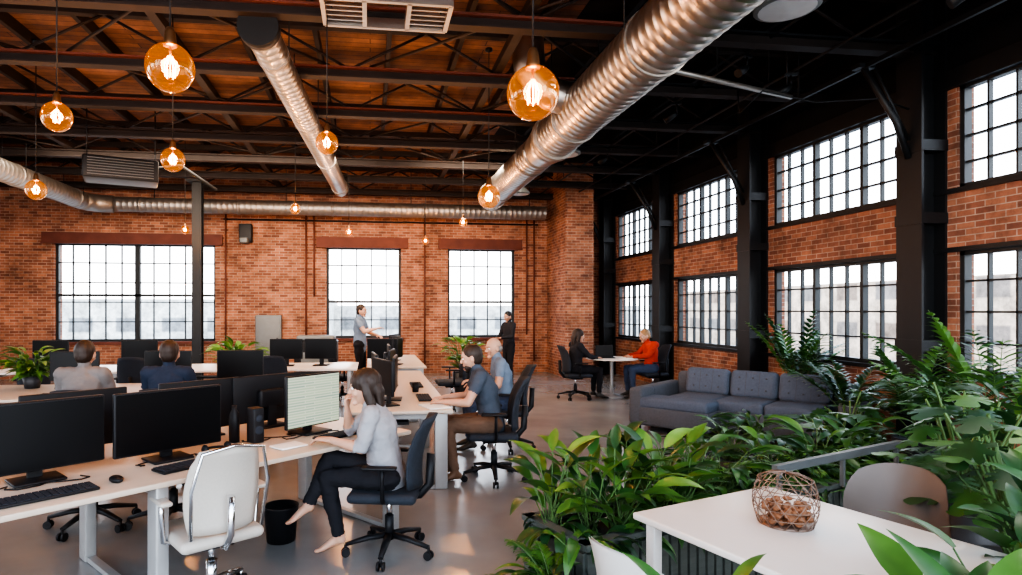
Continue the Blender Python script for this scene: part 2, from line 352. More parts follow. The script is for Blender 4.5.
# wall conduits, panel
b=B()
for x,z0,z1 in ((-3.55,.3,4.1),(-1.6,.3,4.4),(-1.4,2,4.2),(1.4,.2,4.4),(4.1,1,4.4),(4.3,.3,4.4)): b.cyl((x,YB-.05,z0),(x,YB-.05,z1),.022,RUST,n=6)
b.cyl((-3.6,YB-.05,3.9),(4.4,YB-.05,3.9),.02,BLK,n=6); b.obj('wall_conduit')
b=B(); b.rbox((-2.5,YB-.11,.85),(.62,.2,1.35),.015,GREYP); b.rbox((-2.5,YB-.215,.85),(.54,.02,1.25),.005,GREYP); b.box((-2.28,YB-.235,.9),(.03,.03,.12),BLK); b.obj('electric_cabinet')
b=B(); b.rbox((-3.05,YB-.12,3.55),(.3,.2,.45),.02,BLK); b.rbox((-3.05,YB-.3,3.35),(.2,.25,.14),.03,GREYP); b.obj('wall_speaker')

# ------------------------------------------------------------------ pendants
def pendant(x,y,z,r,E=60):
    e=bpy.data.objects.new('pendant_lamp',None); e.location=(x,y,z); sc.collection.objects.link(e)
    b=B(); b.cyl((0,0,r*1.5),(0,0,5.12-z),.006,BLK,n=5); b.lathe([(0,r*1.75),(r*.14,r*1.72),(r*.22,r*1.5),(r*.26,r*1.12),(r*.3,r*.98),(r*.28,r*.93),(0,r*.93)],(0,0,0),BRASS,16)
    b.lathe([(0,5.14-z),(.05,5.13-z),(.05,5.1-z),(0,5.08-z)],(0,0,0),BLK,12)
    b.cyl((0,0,r*.93),(0,0,r*.5),r*.06,BRASS,n=6)
    for k in range(5):
        a=k*2*math.pi/5; c,s_=math.cos(a),math.sin(a); w=r*.20
        b.tube([(c*w*.4,s_*w*.4,r*.5),(c*w*1.2,s_*w*1.2,r*.1),(c*w,s_*w,-r*.42)],r*.022,FIL,5)
    o=b.obj('socket_cord_filament'); o.parent=e
    g=B(); prof=[]
    for i in range(15):
        th=math.pi*(i/14)*.955+.02; prof.append((math.sin(math.pi-th)*r,math.cos(math.pi-th)*r*1.03))
    g.lathe(prof,(0,0,0),BULB,28); o=g.obj('glass_globe'); o.parent=e
    L=bpy.data.lights.new('bulb_light','POINT'); L.energy=E; L.color=(1,.55,.25); L.shadow_soft_size=r*.4
    lo=bpy.data.objects.new('bulb_light',L); sc.collection.objects.link(lo); lo.parent=e
for p in [(-1.27,4.04,3.2,.15),(-2.59,5.38,3.26,.12),(-2.02,6.51,3.2,.12),(-4.28,8.37,3.2,.125),(-.4,5.7,3.21,.105),(1.05,3.8,3.06,.17),(1.57,7.86,3.16,.15),(-1.14,9.43,3.2,.08),(-.42,12.15,3.21,.08),(-3.67,12.58,3.25,.08),(1.69,10.87,3.26,.08),(1.23,13.45,3.2,.08)]: pendant(*p)

# ------------------------------------------------------------------ furniture
def desk(name,loc,ang,L,W,top=DTOP,legs=None,h=.74):
    b=B(); b.rbox((L/2,W/2,h-.015),(L,W,.03),.006,top)
    b.box((L/2,W/2,h-.06),(L-.3,.06,.05),DLEG)
    n=max(2,int(L/1.5)+1)
    for i in range(n):
        x=.12+(L-.24)*i/(n-1)
        b.rbox((x,.1,(h-.03)/2),(.07,.12,h-.03),.01,DLEG); b.rbox((x,W-.1,(h-.03)/2),(.07,.12,h-.03),.01,DLEG)
        b.box((x,W/2,h-.06),(.05,W-.12,.06),DLEG); b.box((x,W/2,.02),(.05,W-.1,.03),DLEG)
    b.box((L/2,W/2,h-.16),(L*.85,.18,.03),PLB)
    return b.obj(name,loc,ang)
def monitor_mesh(w,h,scr,frame=PLB,imac=False,zb=.09):
    b=B(); t=.03
    b.rbox((0,0,zb+h/2),(t,w,h),.008,frame)
    sh=h-.02-(.06 if imac else .0)
    b.box((t/2+.001,0,zb+h-.01-sh/2),(.002,w-.02,sh),scr)
    b.rbox((-.04,0,zb+h*.5),(.06,w*.35,h*.4),.02,frame)
    b.box((-.06,0,(zb+h*.5)/2),(.02,.07,zb+h*.5),frame if not imac else ALU); b.rbox((-.03,0,.008),(.2,.24,.014),.006,frame if not imac else ALU)
    return b.mesh('monitor')
MON=monitor_mesh(.64,.37,SCR,zb=.06); MON2=monitor_mesh(.52,.33,SCR,zb=.11); IMAC=monitor_mesh(.48,.36,SDOC,PLB,False,zb=.05); MONB=monitor_mesh(.60,.36,SCR,zb=.04)
def kb_mesh():
    b=B(); b.rbox((0,0,.008),(.14,.44,.014),.004,PLB)
    for i in range(5):
        for j in range(15): b.box((-.052+i*.026,-.2+j*.0285,.017),(.021,.023,.006),FABD)
    return b.mesh('keyboard')
KB=kb_mesh()
def mouse_mesh():
    b=B(); b.sph((0,0,.012),(.055,.032,.02),PLB); return b.mesh('computer_mouse')
MO=mouse_mesh()
def office_chair(fab,frame,shell=False):
    b=B()
    for k in range(5):
        a=k*2*math.pi/5+.3; c,s_=math.cos(a),math.sin(a)
        b.tube([(0.03*c,.03*s_,.13),(.15*c,.15*s_,.12),(.31*c,.31*s_,.085)],[(.022,.03),(.02,.026),(.014,.018)],frame,8)
        for q in (-.018,.018): b.cyl((.31*c-s_*q-s_*.008,.31*s_+c*q+c*.008,.03),(.31*c-s_*q+s_*.008,.31*s_+c*q-c*.008,.03),.03,PLB,n=14)
        b.cyl((.31*c,.31*s_,.03),(.31*c,.31*s_,.085),.01,frame,n=8)
    b.cyl((0,0,.1),(0,0,.27),.032,frame,n=14); b.cyl((0,0,.25),(0,0,.4),.02,CHR,n=12); b.rbox((0,0,.395),(.24,.2,.05),.015,PLB)
    b.rbox((.02,0,.445),(.48,.48,.07),.035,fab,seg=4)
    vs=[];fs=[];NU,NV=9,11
    for side in (0,1):
        for j in range(NV):
            t=j/(NV-1); z=.5+.50*t; w=.215*(1-.18*(2*t-1)**2-.10*t)+.01
            xb=-.22-.05*t-.03*math.sin(t*math.pi*1.0)*-1-.06*t*t
            for i in range(NU):
                u=2*i/(NU-1)-1
                vs.append((xb+.06*u*u-(.02 if side==0 else -.015)*(1-.6*abs(u)**6),u*w,z+ (-.02*u*u if t>.8 else 0)))
    o=NU*NV
    for j in range(NV-1):
        for i in range(NU-1):
            a=j*NU+i; fs.append((a,a+1,a+NU+1,a+NU)); fs.append((o+a,o+a+NU,o+a+NU+1,o+a+1))
    for i in range(NU-1): fs.append((i,o+i,o+i+1,i+1)); a=(NV-1)*NU+i; fs.append((a,a+1,o+a+1,o+a))
    for j in range(NV-1): a=j*NU; fs.append((a,a+NU,o+a+NU,o+a)); a=j*NU+NU-1; fs.append((a,o+a,o+a+NU,a+NU))
    b.add(vs,fs,fab,True)
    b.tube([(-.05,0,.4),(-.22,0,.42),(-.29,0,.5),(-.30,0,.72)],[(.03,.02)]*4,frame,8)
    for s_ in (-1,1):
        b.tube([(.0,s_*.2,.42),(0,s_*.27,.44),(0,s_*.28,.6),(0,s_*.28,.66)],[.014]*4,frame,8)
        b.rbox((.02,s_*.28,.675),(.24,.07,.025),.012,PLB if not shell else fab)
    if shell:
        b.tube([(-.245,.2,.5),(-.30,.215,.78),(-.34,.17,.98),(-.355,0,1.01),(-.34,-.17,.98),(-.30,-.215,.78),(-.245,-.2,.5)],.011,frame,8)
    return b.mesh('office_chair')
CH=office_chair(FABD,PLB); CHWm=office_chair(CHW,CHR,True)
def chair(x,y,deg,me=None,s=1): return link('office_chair',me or CH,(x,y,0),D2(deg),s)
# ---- front bench
A1=D2(40.8); E1=Vector((math.cos(A1),math.sin(A1),0)); N1=Vector((-E1.y,E1.x,0)); O1=Vector((-1.62,2.87,0))
def P1(t,s,z=.742): v=O1+E1*t+N1*s; return (v.x,v.y,z)
desk('bench_desk',P1(-1.1,0,0),A1,3.65,1.3)
link('monitor',MON,P1(.27,.5),A1-math.pi/2); link('monitor',MON,P1(.94,.45),A1-math.pi/2)
link('monitor',MON,P1(-.42,.5),A1-math.pi/2)
link('monitor',MONB,P1(1.40,1.0),A1+math.pi/2); link('monitor',MONB,P1(.6,1.02),A1+math.pi/2); link('monitor',MONB,P1(1.93,.98),A1+math.pi/2)
link('desktop_monitor',IMAC,P1(2.00,.48),A1-math.pi/2+.1,1.06)
for t,s,r in ((.22,.17,0),(.98,.22,.1),(2.08,.24,.1)): link('keyboard',KB,P1(t,s),A1-math.pi/2+r)
for t,s in ((.55,.2),(1.3,.22),(2.38,.28)): link('computer_mouse',MO,P1(t,s),A1+math.pi/2)
def cable(pts,name='cable'): b=B(); b.tube(pts,.004,PLB,5); b.obj(name)
for (t,s) in ((.3,.45),(.95,.45),(1.3,.4),(1.7,.55),(1.95,.45)):
    pts=[]
    for k in range(14): pts.append(P1(t-.25+k*.035+.05*math.sin(k*1.3+t),s-.05*math.cos(k*1.1+t*5)-.004*k,.748))
    cable(pts)
b=B(); b.M=Matrix.Translation(P1(1.45,.62)); b.lathe([(0,0),(.035,0),(.037,.15),(.03,.2),(.018,.22),(.018,.25),(0,.25)],(0,0,0),PLB,16); b.obj('water_bottle')
b=B(); b.M=TR(P1(1.54,.5),A1); b.rbox((0,0,.12),(.08,.1,.24),.01,PLB); b.sph((0,-.05,.17),(.025,.006,.025),FABD); b.sph((0,-.05,.09),(.03,.006,.03),FABD); b.obj('desktop_speaker')
b=B(); b.M=TR(P1(1.62,.22),A1); b.rbox((0,0,.006),(.2,.15,.01),.002,PAPER); b.obj('notebook')
b=B(); b.M=TR(P1(1.22,.42),A1); b.tube([(.075*math.cos(a/10*math.pi),.075*math.sin(a/10*math.pi),.02) for a in range(11)],.008,PLB,6); b.sph((.075,0,.03),(.02,.035,.03),PLB); b.sph((-.075,0,.03),(.02,.035,.03),PLB); b.obj('headphones')
chair(-.88,3.50,124,CHWm,.94)
chair(-2.1,4.9,-50); chair(-1.5,4.85,-40)
b=B(); b.lathe([(0,.01),(.1,.01),(.12,.25),(.125,.26),(.115,.26),(.1,.02)],(-.63,4.4,0),PLB,20); b.obj('waste_bin')
# ---- bench 2
desk('bench_desk',(.75,5.4,0),D2(90),3.6,.95)
for y in (6.1,7.1,8.1): link('monitor',MON2,(.25,y,.742),D2(0+random.uniform(-12,8)))
link('monitor',MON2,(.12,5.75,.742),D2(-160)); link('monitor',MON2,(.05,6.55,.742),D2(-175))
for y in (6.15,7.2): link('keyboard',KB,(.55,y,.742),0)
b=B(); b.M=TR((.6,5.6,.742),.3); b.rbox((0,0,.006),(.21,.3,.01),.002,PAPER); b.obj('paper_sheet')
b=B(); b.M=Matrix.Translation((.5,6.65,.742)); b.lathe([(0,0),(.035,0),(.04,.1),(.036,.1),(.032,.01),(0,.01)],(0,0,0),PLB,18); b.obj('coffee_mug')
# ---- bench 3, 4, 5
desk('bench_desk',(-5.6,6.6,0),0,4.6,1.3)
for x,a in ((-4.6,-90),(-3.3,-90),(-2.3,-92),(-1.5,-88)): link('monitor',MON2,(x,7.25,.742),D2(a))
for x in (-4.55,-3.25,-2.2,-1.5): link('keyboard',KB,(x,6.85,.742),D2(-90))
desk('bench_desk',(-5.6,9.4,0),0,5.4,1.2,WTOP)
for x,a in ((-4.9,-90),(-3.6,-80),(-1.35,-90),(-.8,-100)): link('monitor',MON2,(x,10.0,.742),D2(a))
for x in (-4.6,-3.3,-1.4): chair(x,9.1,90)
desk('bench_desk',(.9,9.6,0),D2(90),2.6,.95)
for y in (10.0,10.8,11.6): link('monitor',MON2,(.45,y,.742),D2(-20))
link('monitor',MON2,(.2,9.85,.742),D2(-110))
chair(1.35,9.9,180); chair(-.5,11.0,10)
b=B(); b.rbox((-1.15,13.3,.5),(.9,.6,1.0),.04,PLB); b.rbox((-1.15,13.25,1.05),(.8,.5,.1),.03,GREYP); b.box((-1.15,12.99,.6),(.6,.02,.3),GREYP); b.box((-1.15,12.98,.25),(.6,.02,.2),FABD); b.obj('office_printer')

# ---- round meeting table
b=B(); c=(4.55,10.9,0); b.lathe([(0,.715),(.46,.715),(.48,.72),(.48,.735),(.46,.74),(0,.74)],c,WTOP,36); b.lathe([(.04,.71),(.03,.4),(.035,.06),(.25,.03),(.27,.0),(0,0)],c,DLEG,24); b.obj('round_meeting_table')
b=B(); b.M=TR((4.45,11.0,.742),D2(-100)); b.rbox((.1,0,.008),(.22,.32,.014),.004,PLB); b.box((-.03,0,.12),(.012,.34,.23),PLB); b.obj('laptop')
b=B(); b.M=TR((4.75,10.7,.742),2.8); b.rbox((0,0,.008),(.22,.32,.014),.004,PAPER); b.obj('paper_stack')

# ---- sofa
def sofa():
    b=B(); L=2.2
    b.rbox((.0,0,.22),(.98,L,.26),.04,SOFA); 
    for i in (-1,0,1): b.rbox((.08,i*.61,.40),(.80,.61,.15),.05,SOFB,seg=4)
    b.rbox((-.40,0,.48),(.2,L,.52),.06,SOFA,seg=4)
    for i in (-1,0,1):
        M=Matrix.Translation((-.22,i*.61,.63))@Matrix.Rotation(D2(-14),4,'Y')
        b.rbox((0,0,0),(.18,.60,.38),.07,SOFB,M,seg=5)
        for u in (-.17,0,.17):
            for w in (-.08,.08): b.sph((.092,u,w),(.008,.014,.014),SOFA,8,6,M)
        for u in (-.085,.085): b.box((.088,u,0),(.008,.006,.32),SOFA,M)
    for s_ in (-1,1):
        b.rbox((.0,s_*(L/2+.09),.34),(.98,.2,.5),.05,SOFA,seg=4)
        for x in (-.42,.42): b.cyl((x,s_*(L/2+.05),0),(x,s_*(L/2+.05),.1),.025,PLB)
    b.rbox((.66,-(L/2-.42),.22),(.42,.95,.26),.04,SOFA); b.rbox((.66,-(L/2-.42),.40),(.42,.92,.15),.05,SOFB,seg=4)
    b.rbox((.66,-(L/2+.09),.34),(.42,.2,.5),.05,SOFA,seg=4)
    for y in (-(L/2+.05),-(L/2-.8)): b.cyl((.82,y,0),(.82,y,.1),.025,PLB)
    return b
s=sofa(); s.obj('sectional_sofa',(5.0,7.4,0),D2(219))

# ---- foreground white table
TA=math.atan2(.33,.945)
def PT(t,s,z=.74):
    e=Vector((math.cos(TA),math.sin(TA),0)); w=Vector((math.sin(TA),-math.cos(TA),0)); v=Vector((1.17,2.57,0))+e*t+w*s; return (v.x,v.y,z)
b=B(); b.M=TR((1.17,2.57,0),TA)
b.rbox((.46,-.52,.725),(.92,1.04,.03),.008,WTOP,seg=3)
for x in (.06,.86):
    for y in (-.07,-.97): b.rbox((x,y,.355),(.05,.05,.71),.006,WPL)
b.box((.46,-.07,.69),(.8,.03,.04),WPL); b.box((.46,-.97,.69),(.8,.03,.04),WPL)
b.obj('white_table')
# wire basket
b=B(); b.M=Matrix.Translation(PT(.48,.4,.742))
rr=lambda h:.105+.022*math.sin(h/.19*math.pi)
for k in range(6): h=.19*k/5; b.tube([(rr(h)*math.cos(a*math.pi/14),rr(h)*math.sin(a*math.pi/14),h) for a in range(29)],.002,WIRE,5)
for k in range(14):
    a=k*2*math.pi/14
    b.tube([(rr(h)*math.cos(a+h*6),rr(h)*math.sin(a+h*6),h) for h in [j*.19/6 for j in range(7)]],.0018,WIRE,4)
    b.tube([(rr(h)*math.cos(a-h*6),rr(h)*math.sin(a-h*6),h) for h in [j*.19/6 for j in range(7)]],.0018,WIRE,4)
    b.tube([(rr(.19)*math.cos(a-1.14),rr(.19)*math.sin(a-1.14),.19),(.06*math.cos(a-1.3),.06*math.sin(a-1.3),.212),(0,0,.216)],.0018,WIRE,4)
b.lathe([(0,.0),(.105,.0),(.105,.006),(0,.006)],(0,0,0),WIRE,24)
for k in range(110):
    a=U(0,6.28); r=.092*math.sqrt(R()); b.sph((r*math.cos(a),r*math.sin(a),U(.015,.085)),(U(.012,.02),U(.01,.016),U(.009,.014)),NUT,8,6)
b.obj('wire_basket')
def shell_chair(mt,leg):
    b=B(); vs=[];fs=[];NU,NV=13,14
    for sd in (0,1):
        for j in range(NV):
            t=j/(NV-1)
            for i in range(NU):
                u=2*i/(NU-1)-1
                if t<.5: q=t/.5; x=.22-.40*q; z=.45-.02*math.sin(q*math.pi)+.05*abs(u)**3; w=.2+.04*q; xx=x
                else: q=(t-.5)/.5; x=-.18-.10*q; z=.45+.37*q-.05*q*q*abs(u)**3+.03*(1-q)*abs(u)**3; w=.24-.045*q**3; xx=x+.13*u*u*(.4+.6*math.sin(q*math.pi*.8))
                vs.append((xx+(0 if sd else .0),u*w,z-(0 if sd else .012) if t<.5 else z)); 
                if t>=.5 and sd==0: vs[-1]=(xx-.012,u*w,z)
    o=NU*NV
    for j in range(NV-1):
        for i in range(NU-1):
            a=j*NU+i; fs.append((a,a+NU,a+NU+1,a+1)); fs.append((o+a,o+a+1,o+a+NU+1,o+a+NU))
    b.add(vs,fs,mt,True)
    for x,y in ((.16,.16),(.16,-.16),(-.14,.16),(-.14,-.16)): b.tube([(x*.6,y*.6,.43),(x*1.35,y*1.3,0)],[.016,.011],leg,8)
    return b.mesh('shell_chair')
link('shell_chair',shell_chair(TAUP,BLK),(2.60,2.75,0),D2(205))
link('shell_chair',shell_chair(WPL,WPL),(1.10,2.17,0),D2(19),.97)

# ------------------------------------------------------------------ plants
def leaf(b,base,d,L,W,droop,mt,prof=0,n=7,roll=0,fold=.25):
    d=Vector(d).normalized(); p=Vector(base); s=d.cross(Vector((0,0,1))); s=s.normalized() if s.length>1e-3 else Vector((1,0,0))
    s=Matrix.Rotation(roll,3,d)@s
    vs=[];fs=[]; st=L/n
    for i in range(n+1):
        t=i/n
        if prof==0: w=math.sin(math.pi*min(1,(t*.96+.04))**.8)
        elif prof==1: w=math.sin(math.pi*(t*.97+.03)**.55)**.9 # ovate
        else: w=min(1,(1-t)*2.2)*min(1,.35+t*4)
        w=max(.02,w)*W/2; up=s.cross(d).normalized()
        vs+=[p-s*w+up*w*fold,p.copy(),p+s*w+up*w*fold]
        p=p+d*st; d=(d+Vector((0,0,-droop/n))).normalized(); s=(s-d*s.dot(d)).normalized()
    for i in range(n): a=i*3; fs+=[(a,a+1,a+4,a+3),(a+1,a+2,a+5,a+4)]
    b.add(vs,fs,mt,True)
def arc(p,d,L,droop,n=6):
    d=Vector(d).normalized(); p=Vector(p); out=[p.copy()]
    for i in range(n): p=p+d*L/n; d=(d+Vector((0,0,-droop/n))).normalized(); out.append(p.copy())
    return out,d
def clump(b,c,n,H,spread,L,W,prof=0,mats=LF,tilt=(.15,.9),droop=1.2,jit=.04,minh=.35,az=None):
    for i in range(n):
        a=U(0,2*math.pi) if az is None else U(*az); tl=U(*tilt)*spread; d=(math.cos(a)*tl,math.sin(a)*tl,1)
        c0=(c[0]+U(-jit,jit),c[1]+U(-jit,jit),c[2])
        h=H*U(minh,1)
        pts,dd=arc(c0,d,h,.35); b.tube(pts,[.004]*len(pts),STEM,4,caps=False)
        s=U(.75,1.15); leaf(b,pts[-1],(dd.x+math.cos(a)*.5,dd.y+math.sin(a)*.5,dd.z*.8),L*s,W*s,droop*U(.6,1.3),random.choice(mats),prof,roll=U(-.4,.4))
def palm(b,c,n,L,lw=.028,ll=.28,mats=LF,up=(.25,.9),droop=1.1,k=22):
    for i in range(n):
        a=i*2.399+U(-.3,.3); tl=U(*up); pts,dd=arc((c[0]+U(-.03,.03),c[1]+U(-.03,.03),c[2]),(math.cos(a)*tl,math.sin(a)*tl,1),L*U(.7,1.05),droop*U(.7,1.2),14)
        b.tube(pts,[.008-.0004*q for q in range(15)],STEM,4,caps=False); mt=random.choice(mats)
        for j in range(k):
            t=.35+.65*j/k; q=t*14; i0=min(13,int(q)); p=pts[i0].lerp(pts[i0+1],q-i0); tg=(pts[i0+1]-pts[i0]).normalized()
            s=tg.cross(Vector((0,0,1))); s=s.normalized() if s.length>.01 else Vector((1,0,0))
            l=ll*math.sin(math.pi*(.18+.8*(t-.35)/.65))
            for sg in (-1,1): leaf(b,p,tg*.9+s*sg*1.0+Vector((0,0,.1)),l*U(.85,1.1),lw,1.0,mt,0,n=4,fold=.15,roll=U(-.3,.3))
def split_leaf(b,base,d,L,mt,notch=True):
    d=Vector(d).normalized(); s=d.cross(Vector((0,0,1))); s=s.normalized() if s.length>1e-3 else Vector((1,0,0)); up=s.cross(d)
    base=Vector(base); n=40; c=base+d*L*.42; vs=[base+d*L*.42-up*L*.02]; 
    for k in range(n):
        th=2*math.pi*k/n; x=math.cos(th); y=math.sin(th)
        r=L*(.5+.08*math.cos(th)); 
        if x<-.75: r*=.72+(-x-.75)*-.9
        if notch and abs(y)>.3 and k%4 in (0,): r*=.55
        if x>.93: r*=1.12
        q=c+d*(x*r)+s*(y*r*.85); q+=up*(-.35*(y*y)*r*.5-.25*max(0,x)**2*r)
        vs.append(q)
    fs=[(0,1+k,1+(k+1)%n) for k in range(n)]
    b.add(vs,fs,mt,True)
def monstera(b,c,n,H,spread,L,mats=LF,notch=True):
    for i in range(n):
        a=i*2.399+U(-.4,.4); tl=U(.15,.9)*spread; pts,dd=arc((c[0]+U(-.04,.04),c[1]+U(-.04,.04),c[2]),(math.cos(a)*tl,math.sin(a)*tl,1),H*U(.45,1.05),.5,8)
        b.tube(pts,[.008]*9,STEM,5,caps=False)
        split_leaf(b,pts[-1],(math.cos(a),math.sin(a),U(-.6,.25)),L*U(.75,1.15),random.choice(mats),notch)
def pot(b,c,r,h,mt=TERR): b.lathe([(0,0),(r*.75,0),(r,h),(r*.92,h),(r*.88,h-.03),(0,h-.03)],c,mt,24); b.lathe([(r*.9,h-.035),(0,h-.03)],c,SOIL,24)
def potted(name,c,r,h,fn,mt=TERR):
    b=B(); pot(b,c,r,h,mt); fn(b,(c[0],c[1],c[2]+h-.04)); return b.obj(name)
# planter box
PA=math.atan2(.36,.93); PO=Vector((1.08,2.92,0)); PH=.45
def PP(t,s,z=0): e=Vector((math.cos(PA),math.sin(PA),0)); w=Vector((-e.y,e.x,0)); v=PO+e*t+w*s; return (v.x,v.y,z)
b=B(); b.M=TR(PO,PA); PL,PW=3.5,.5
for (c,sz) in (((PL/2,.02,PH/2),(PL,.03,PH-.06)),((PL/2,PW-.02,PH/2),(PL,.03,PH-.06)),((.02,PW/2,PH/2),(.03,PW,PH-.06)),((PL-.02,PW/2,PH/2),(.03,PW,PH-.06))): b.box(c,sz,PLTR)
b.box((PL/2,.02,PH),(PL+.04,.07,.03),PLTR);b.box((PL/2,PW-.02,PH),(PL+.04,.07,.03),PLTR);b.box((.02,PW/2,PH),(.07,PW+.06,.03),PLTR);b.box((PL-.02,PW/2,PH),(.07,PW+.06,.03),PLTR)
k=.03
while k<PL: b.box((k,-.005,PH/2-.01),(.055,.02,PH-.05),PLTR); k+=.075
k=.03
while k<PW: b.box((-.005,k,PH/2-.01),(.02,.055,PH-.05),PLTR); k+=.075
b.box((PL/2,PW/2,PH-.06),(PL-.05,PW-.05,.04),SOIL); 
b.box((2.25,-.03,.66),(1.5,.035,.05),GREYP)
for k in (1.55,2.25,2.95): b.box((k,-.03,.555),(.025,.025,.21),GREYP)
b.obj('planter_box')
PZ=PH-.05
b=B()
for k in range(6): clump(b,PP(.08+.17*k,U(.15,.42),PZ),24,.46,.66,.27,.085,mats=[LF[0],LF[1],LF[0],LF[2],LF[3]],droop=.9,minh=.2)
for k in range(6): clump(b,PP(.02+.18*k,.07,PZ),12,.14,1.5,.22,.06,mats=[LF[0],LF[1],LF[2]],droop=2.4,tilt=(.4,1.1))
clump(b,PP(.05,.3,PZ),16,.14,1.5,.22,.06,mats=[LF[0],LF[1],LF[2]],droop=2.6,tilt=(.5,1.1))
b.obj('peace_lily_bed')
b=B()
for k in range(17): clump(b,PP(1.05+.14*k,U(.12,.45),PZ),18,.22,1.3,.19,.05,mats=[LF[0],LF[1],LF[2],LF[0]],droop=1.7,jit=.08,minh=.2)
for k in range(12): clump(b,PP(.95+.2*k,.04,PZ),10,.10,1.8,.2,.045,mats=[LF[0],LF[1],LF[2]],droop=2.6,tilt=(.5,1.1))
for k in range(14): palm(b,PP(.85+.19*k,U(.1,.45),PZ),9,.38,.016,.085,mats=[LF[1],LF[3],LF[0]],up=(.5,1.5),droop=1.6,k=18)
b.obj('fern_bed')
b=B()
for t in (1.5,2.1,2.6,3.0,3.3): clump(b,PP(t,.36,PZ),14,.36,.9,.28,.07,mats=[LF[0],LF[2],LF[1]],droop=1.4)
b.obj('lily_foliage')
F1=[LF[1],LF[0],LF[2]]
potted('potted_fern',(.86,2.80,0),.11,.26,lambda b,c:(palm(b,c,26,.40,.018,.085,mats=F1,up=(.3,1.4),droop=1.7,k=18),clump(b,c,24,.22,1.0,.18,.045,mats=F1,droop=1.6)))
potted('potted_fern',(.84,2.55,0),.11,.24,lambda b,c:(palm(b,c,24,.38,.018,.085,mats=F1,up=(.3,1.4),droop=1.7,k=18),clump(b,c,18,.22,1.0,.18,.045,mats=F1,droop=1.6)))
# floor plants on the right
potted('potted_palm',(5.95,7.72,0),.19,.45,lambda b,c:palm(b,c,17,1.25,.06,.25,mats=[LF[0],LF[1],LF[2]],up=(.1,.5),droop=1.1,k=12))
potted('potted_palm',(5.3,5.2,0),.22,.4,lambda b,c:palm(b,c,13,1.05,.055,.28,mats=[LF[0],LF[1]],up=(.2,.9),droop=1.2,k=14))
potted('potted_palm',(4.95,4.2,0),.24,.42,lambda b,c:palm(b,c,14,1.42,.05,.32,mats=[LF[0],LF[1],LF[2]],up=(.15,.65),droop=1.1,k=15))
potted('potted_palm',(5.5,6.3,0),.2,.4,lambda b,c:palm(b,c,13,.9,.05,.24,mats=[LF[2],LF[0]],up=(.2,.8),droop=1.2,k=12))
potted('split_leaf_plant',(4.55,5.2,0),.24,.4,lambda b,c:monstera(b,c,30,.52,1.1,.23,mats=[LF[0],LF[2]]))
potted('split_leaf_plant',(4.0,4.75,0),.24,.36,lambda b,c:monstera(b,c,30,.45,1.3,.20,mats=[LF[0],LF[2],LF[1]],notch=False))
potted('split_leaf_plant',(3.75,3.35,0),.22,.4,lambda b,c:monstera(b,c,34,.80,.9,.25,mats=[LF[0],LF[1],LF[2]]))
potted('split_leaf_plant',(3.2,2.6,0),.2,.4,lambda b,c:monstera(b,c,34,.80,.6,.23,mats=[LF[0],LF[1],LF[2]]))
potted('broad_leaf_plant',(4.5,3.7,0),.25,.5,lambda b,c:clump(b,c,34,.65,.8,.38,.12,1,mats=[LF[0],LF[1],LF[2]]))
potted('broad_leaf_plant',(3.3,5.15,0),.22,.3,lambda b,c:clump(b,c,46,.36,1.3,.24,.07,0,mats=[LF[0],LF[1],LF[2]],minh=.2))
potted('broad_leaf_plant',(2.75,4.75,0),.2,.3,lambda b,c:clump(b,c,40,.3,1.2,.22,.06,0,mats=[LF[0],LF[1],LF[2]],minh=.2))
potted('broad_leaf_plant',(4.0,5.85,0),.2,.3,lambda b,c:clump(b,c,40,.34,1.1,.24,.07,0,mats=[LF[2],LF[1],LF[0]],minh=.2))
potted('broad_leaf_plant',(3.5,4.2,0),.2,.35,lambda b,c:clump(b,c,46,.40,1.2,.26,.065,0,mats=[LF[2],LF[1],LF[0]],minh=.2))
potted('rubber_plant',(1.56,1.33,0),.15,.42,lambda b,c:clump(b,c,40,.56,.5,.22,.10,1,mats=[LF[0],LF[1],LF[0],LF[3]],droop=.7,minh=.6))
potted('rubber_plant',(1.98,1.5,0),.15,.42,lambda b,c:clump(b,c,36,.56,.5,.22,.10,1,mats=[LF[0],LF[1],LF[2]],droop=.7,minh=.6))
potted('rubber_plant',(2.55,1.95,0),.16,.42,lambda b,c:clump(b,c,34,.60,.45,.24,.11,1,mats=[LF[0],LF[1],LF[2]],droop=.7,minh=.4))
potted('spider_plant',(.93,1.62,0),.12,.42,lambda b,c:clump(b,c,16,.56,.5,.24,.05,0,mats=[LF[1],LF[0]],droop=.9))
# back plants
potted('potted_plant',(-2.35,11.05,0),.22,.4,lambda b,c:clump(b,c,150,.72,.75,.30,.10,0,mats=[LF[1],LF[3],LF[3],LF[0]],minh=.15))
potted('potted_plant',(-3.9,7.55,.742),.1,.14,lambda b,c:clump(b,c,130,.36,1.1,.2,.07,0,mats=[LF[1],LF[3],LF[3],LF[0]],minh=.1))
potted('potted_plant',(1.85,11.9,0),.22,.4,lambda b,c:clump(b,c,100,.74,.75,.28,.09,0,mats=[LF[1],LF[3]],minh=.15))

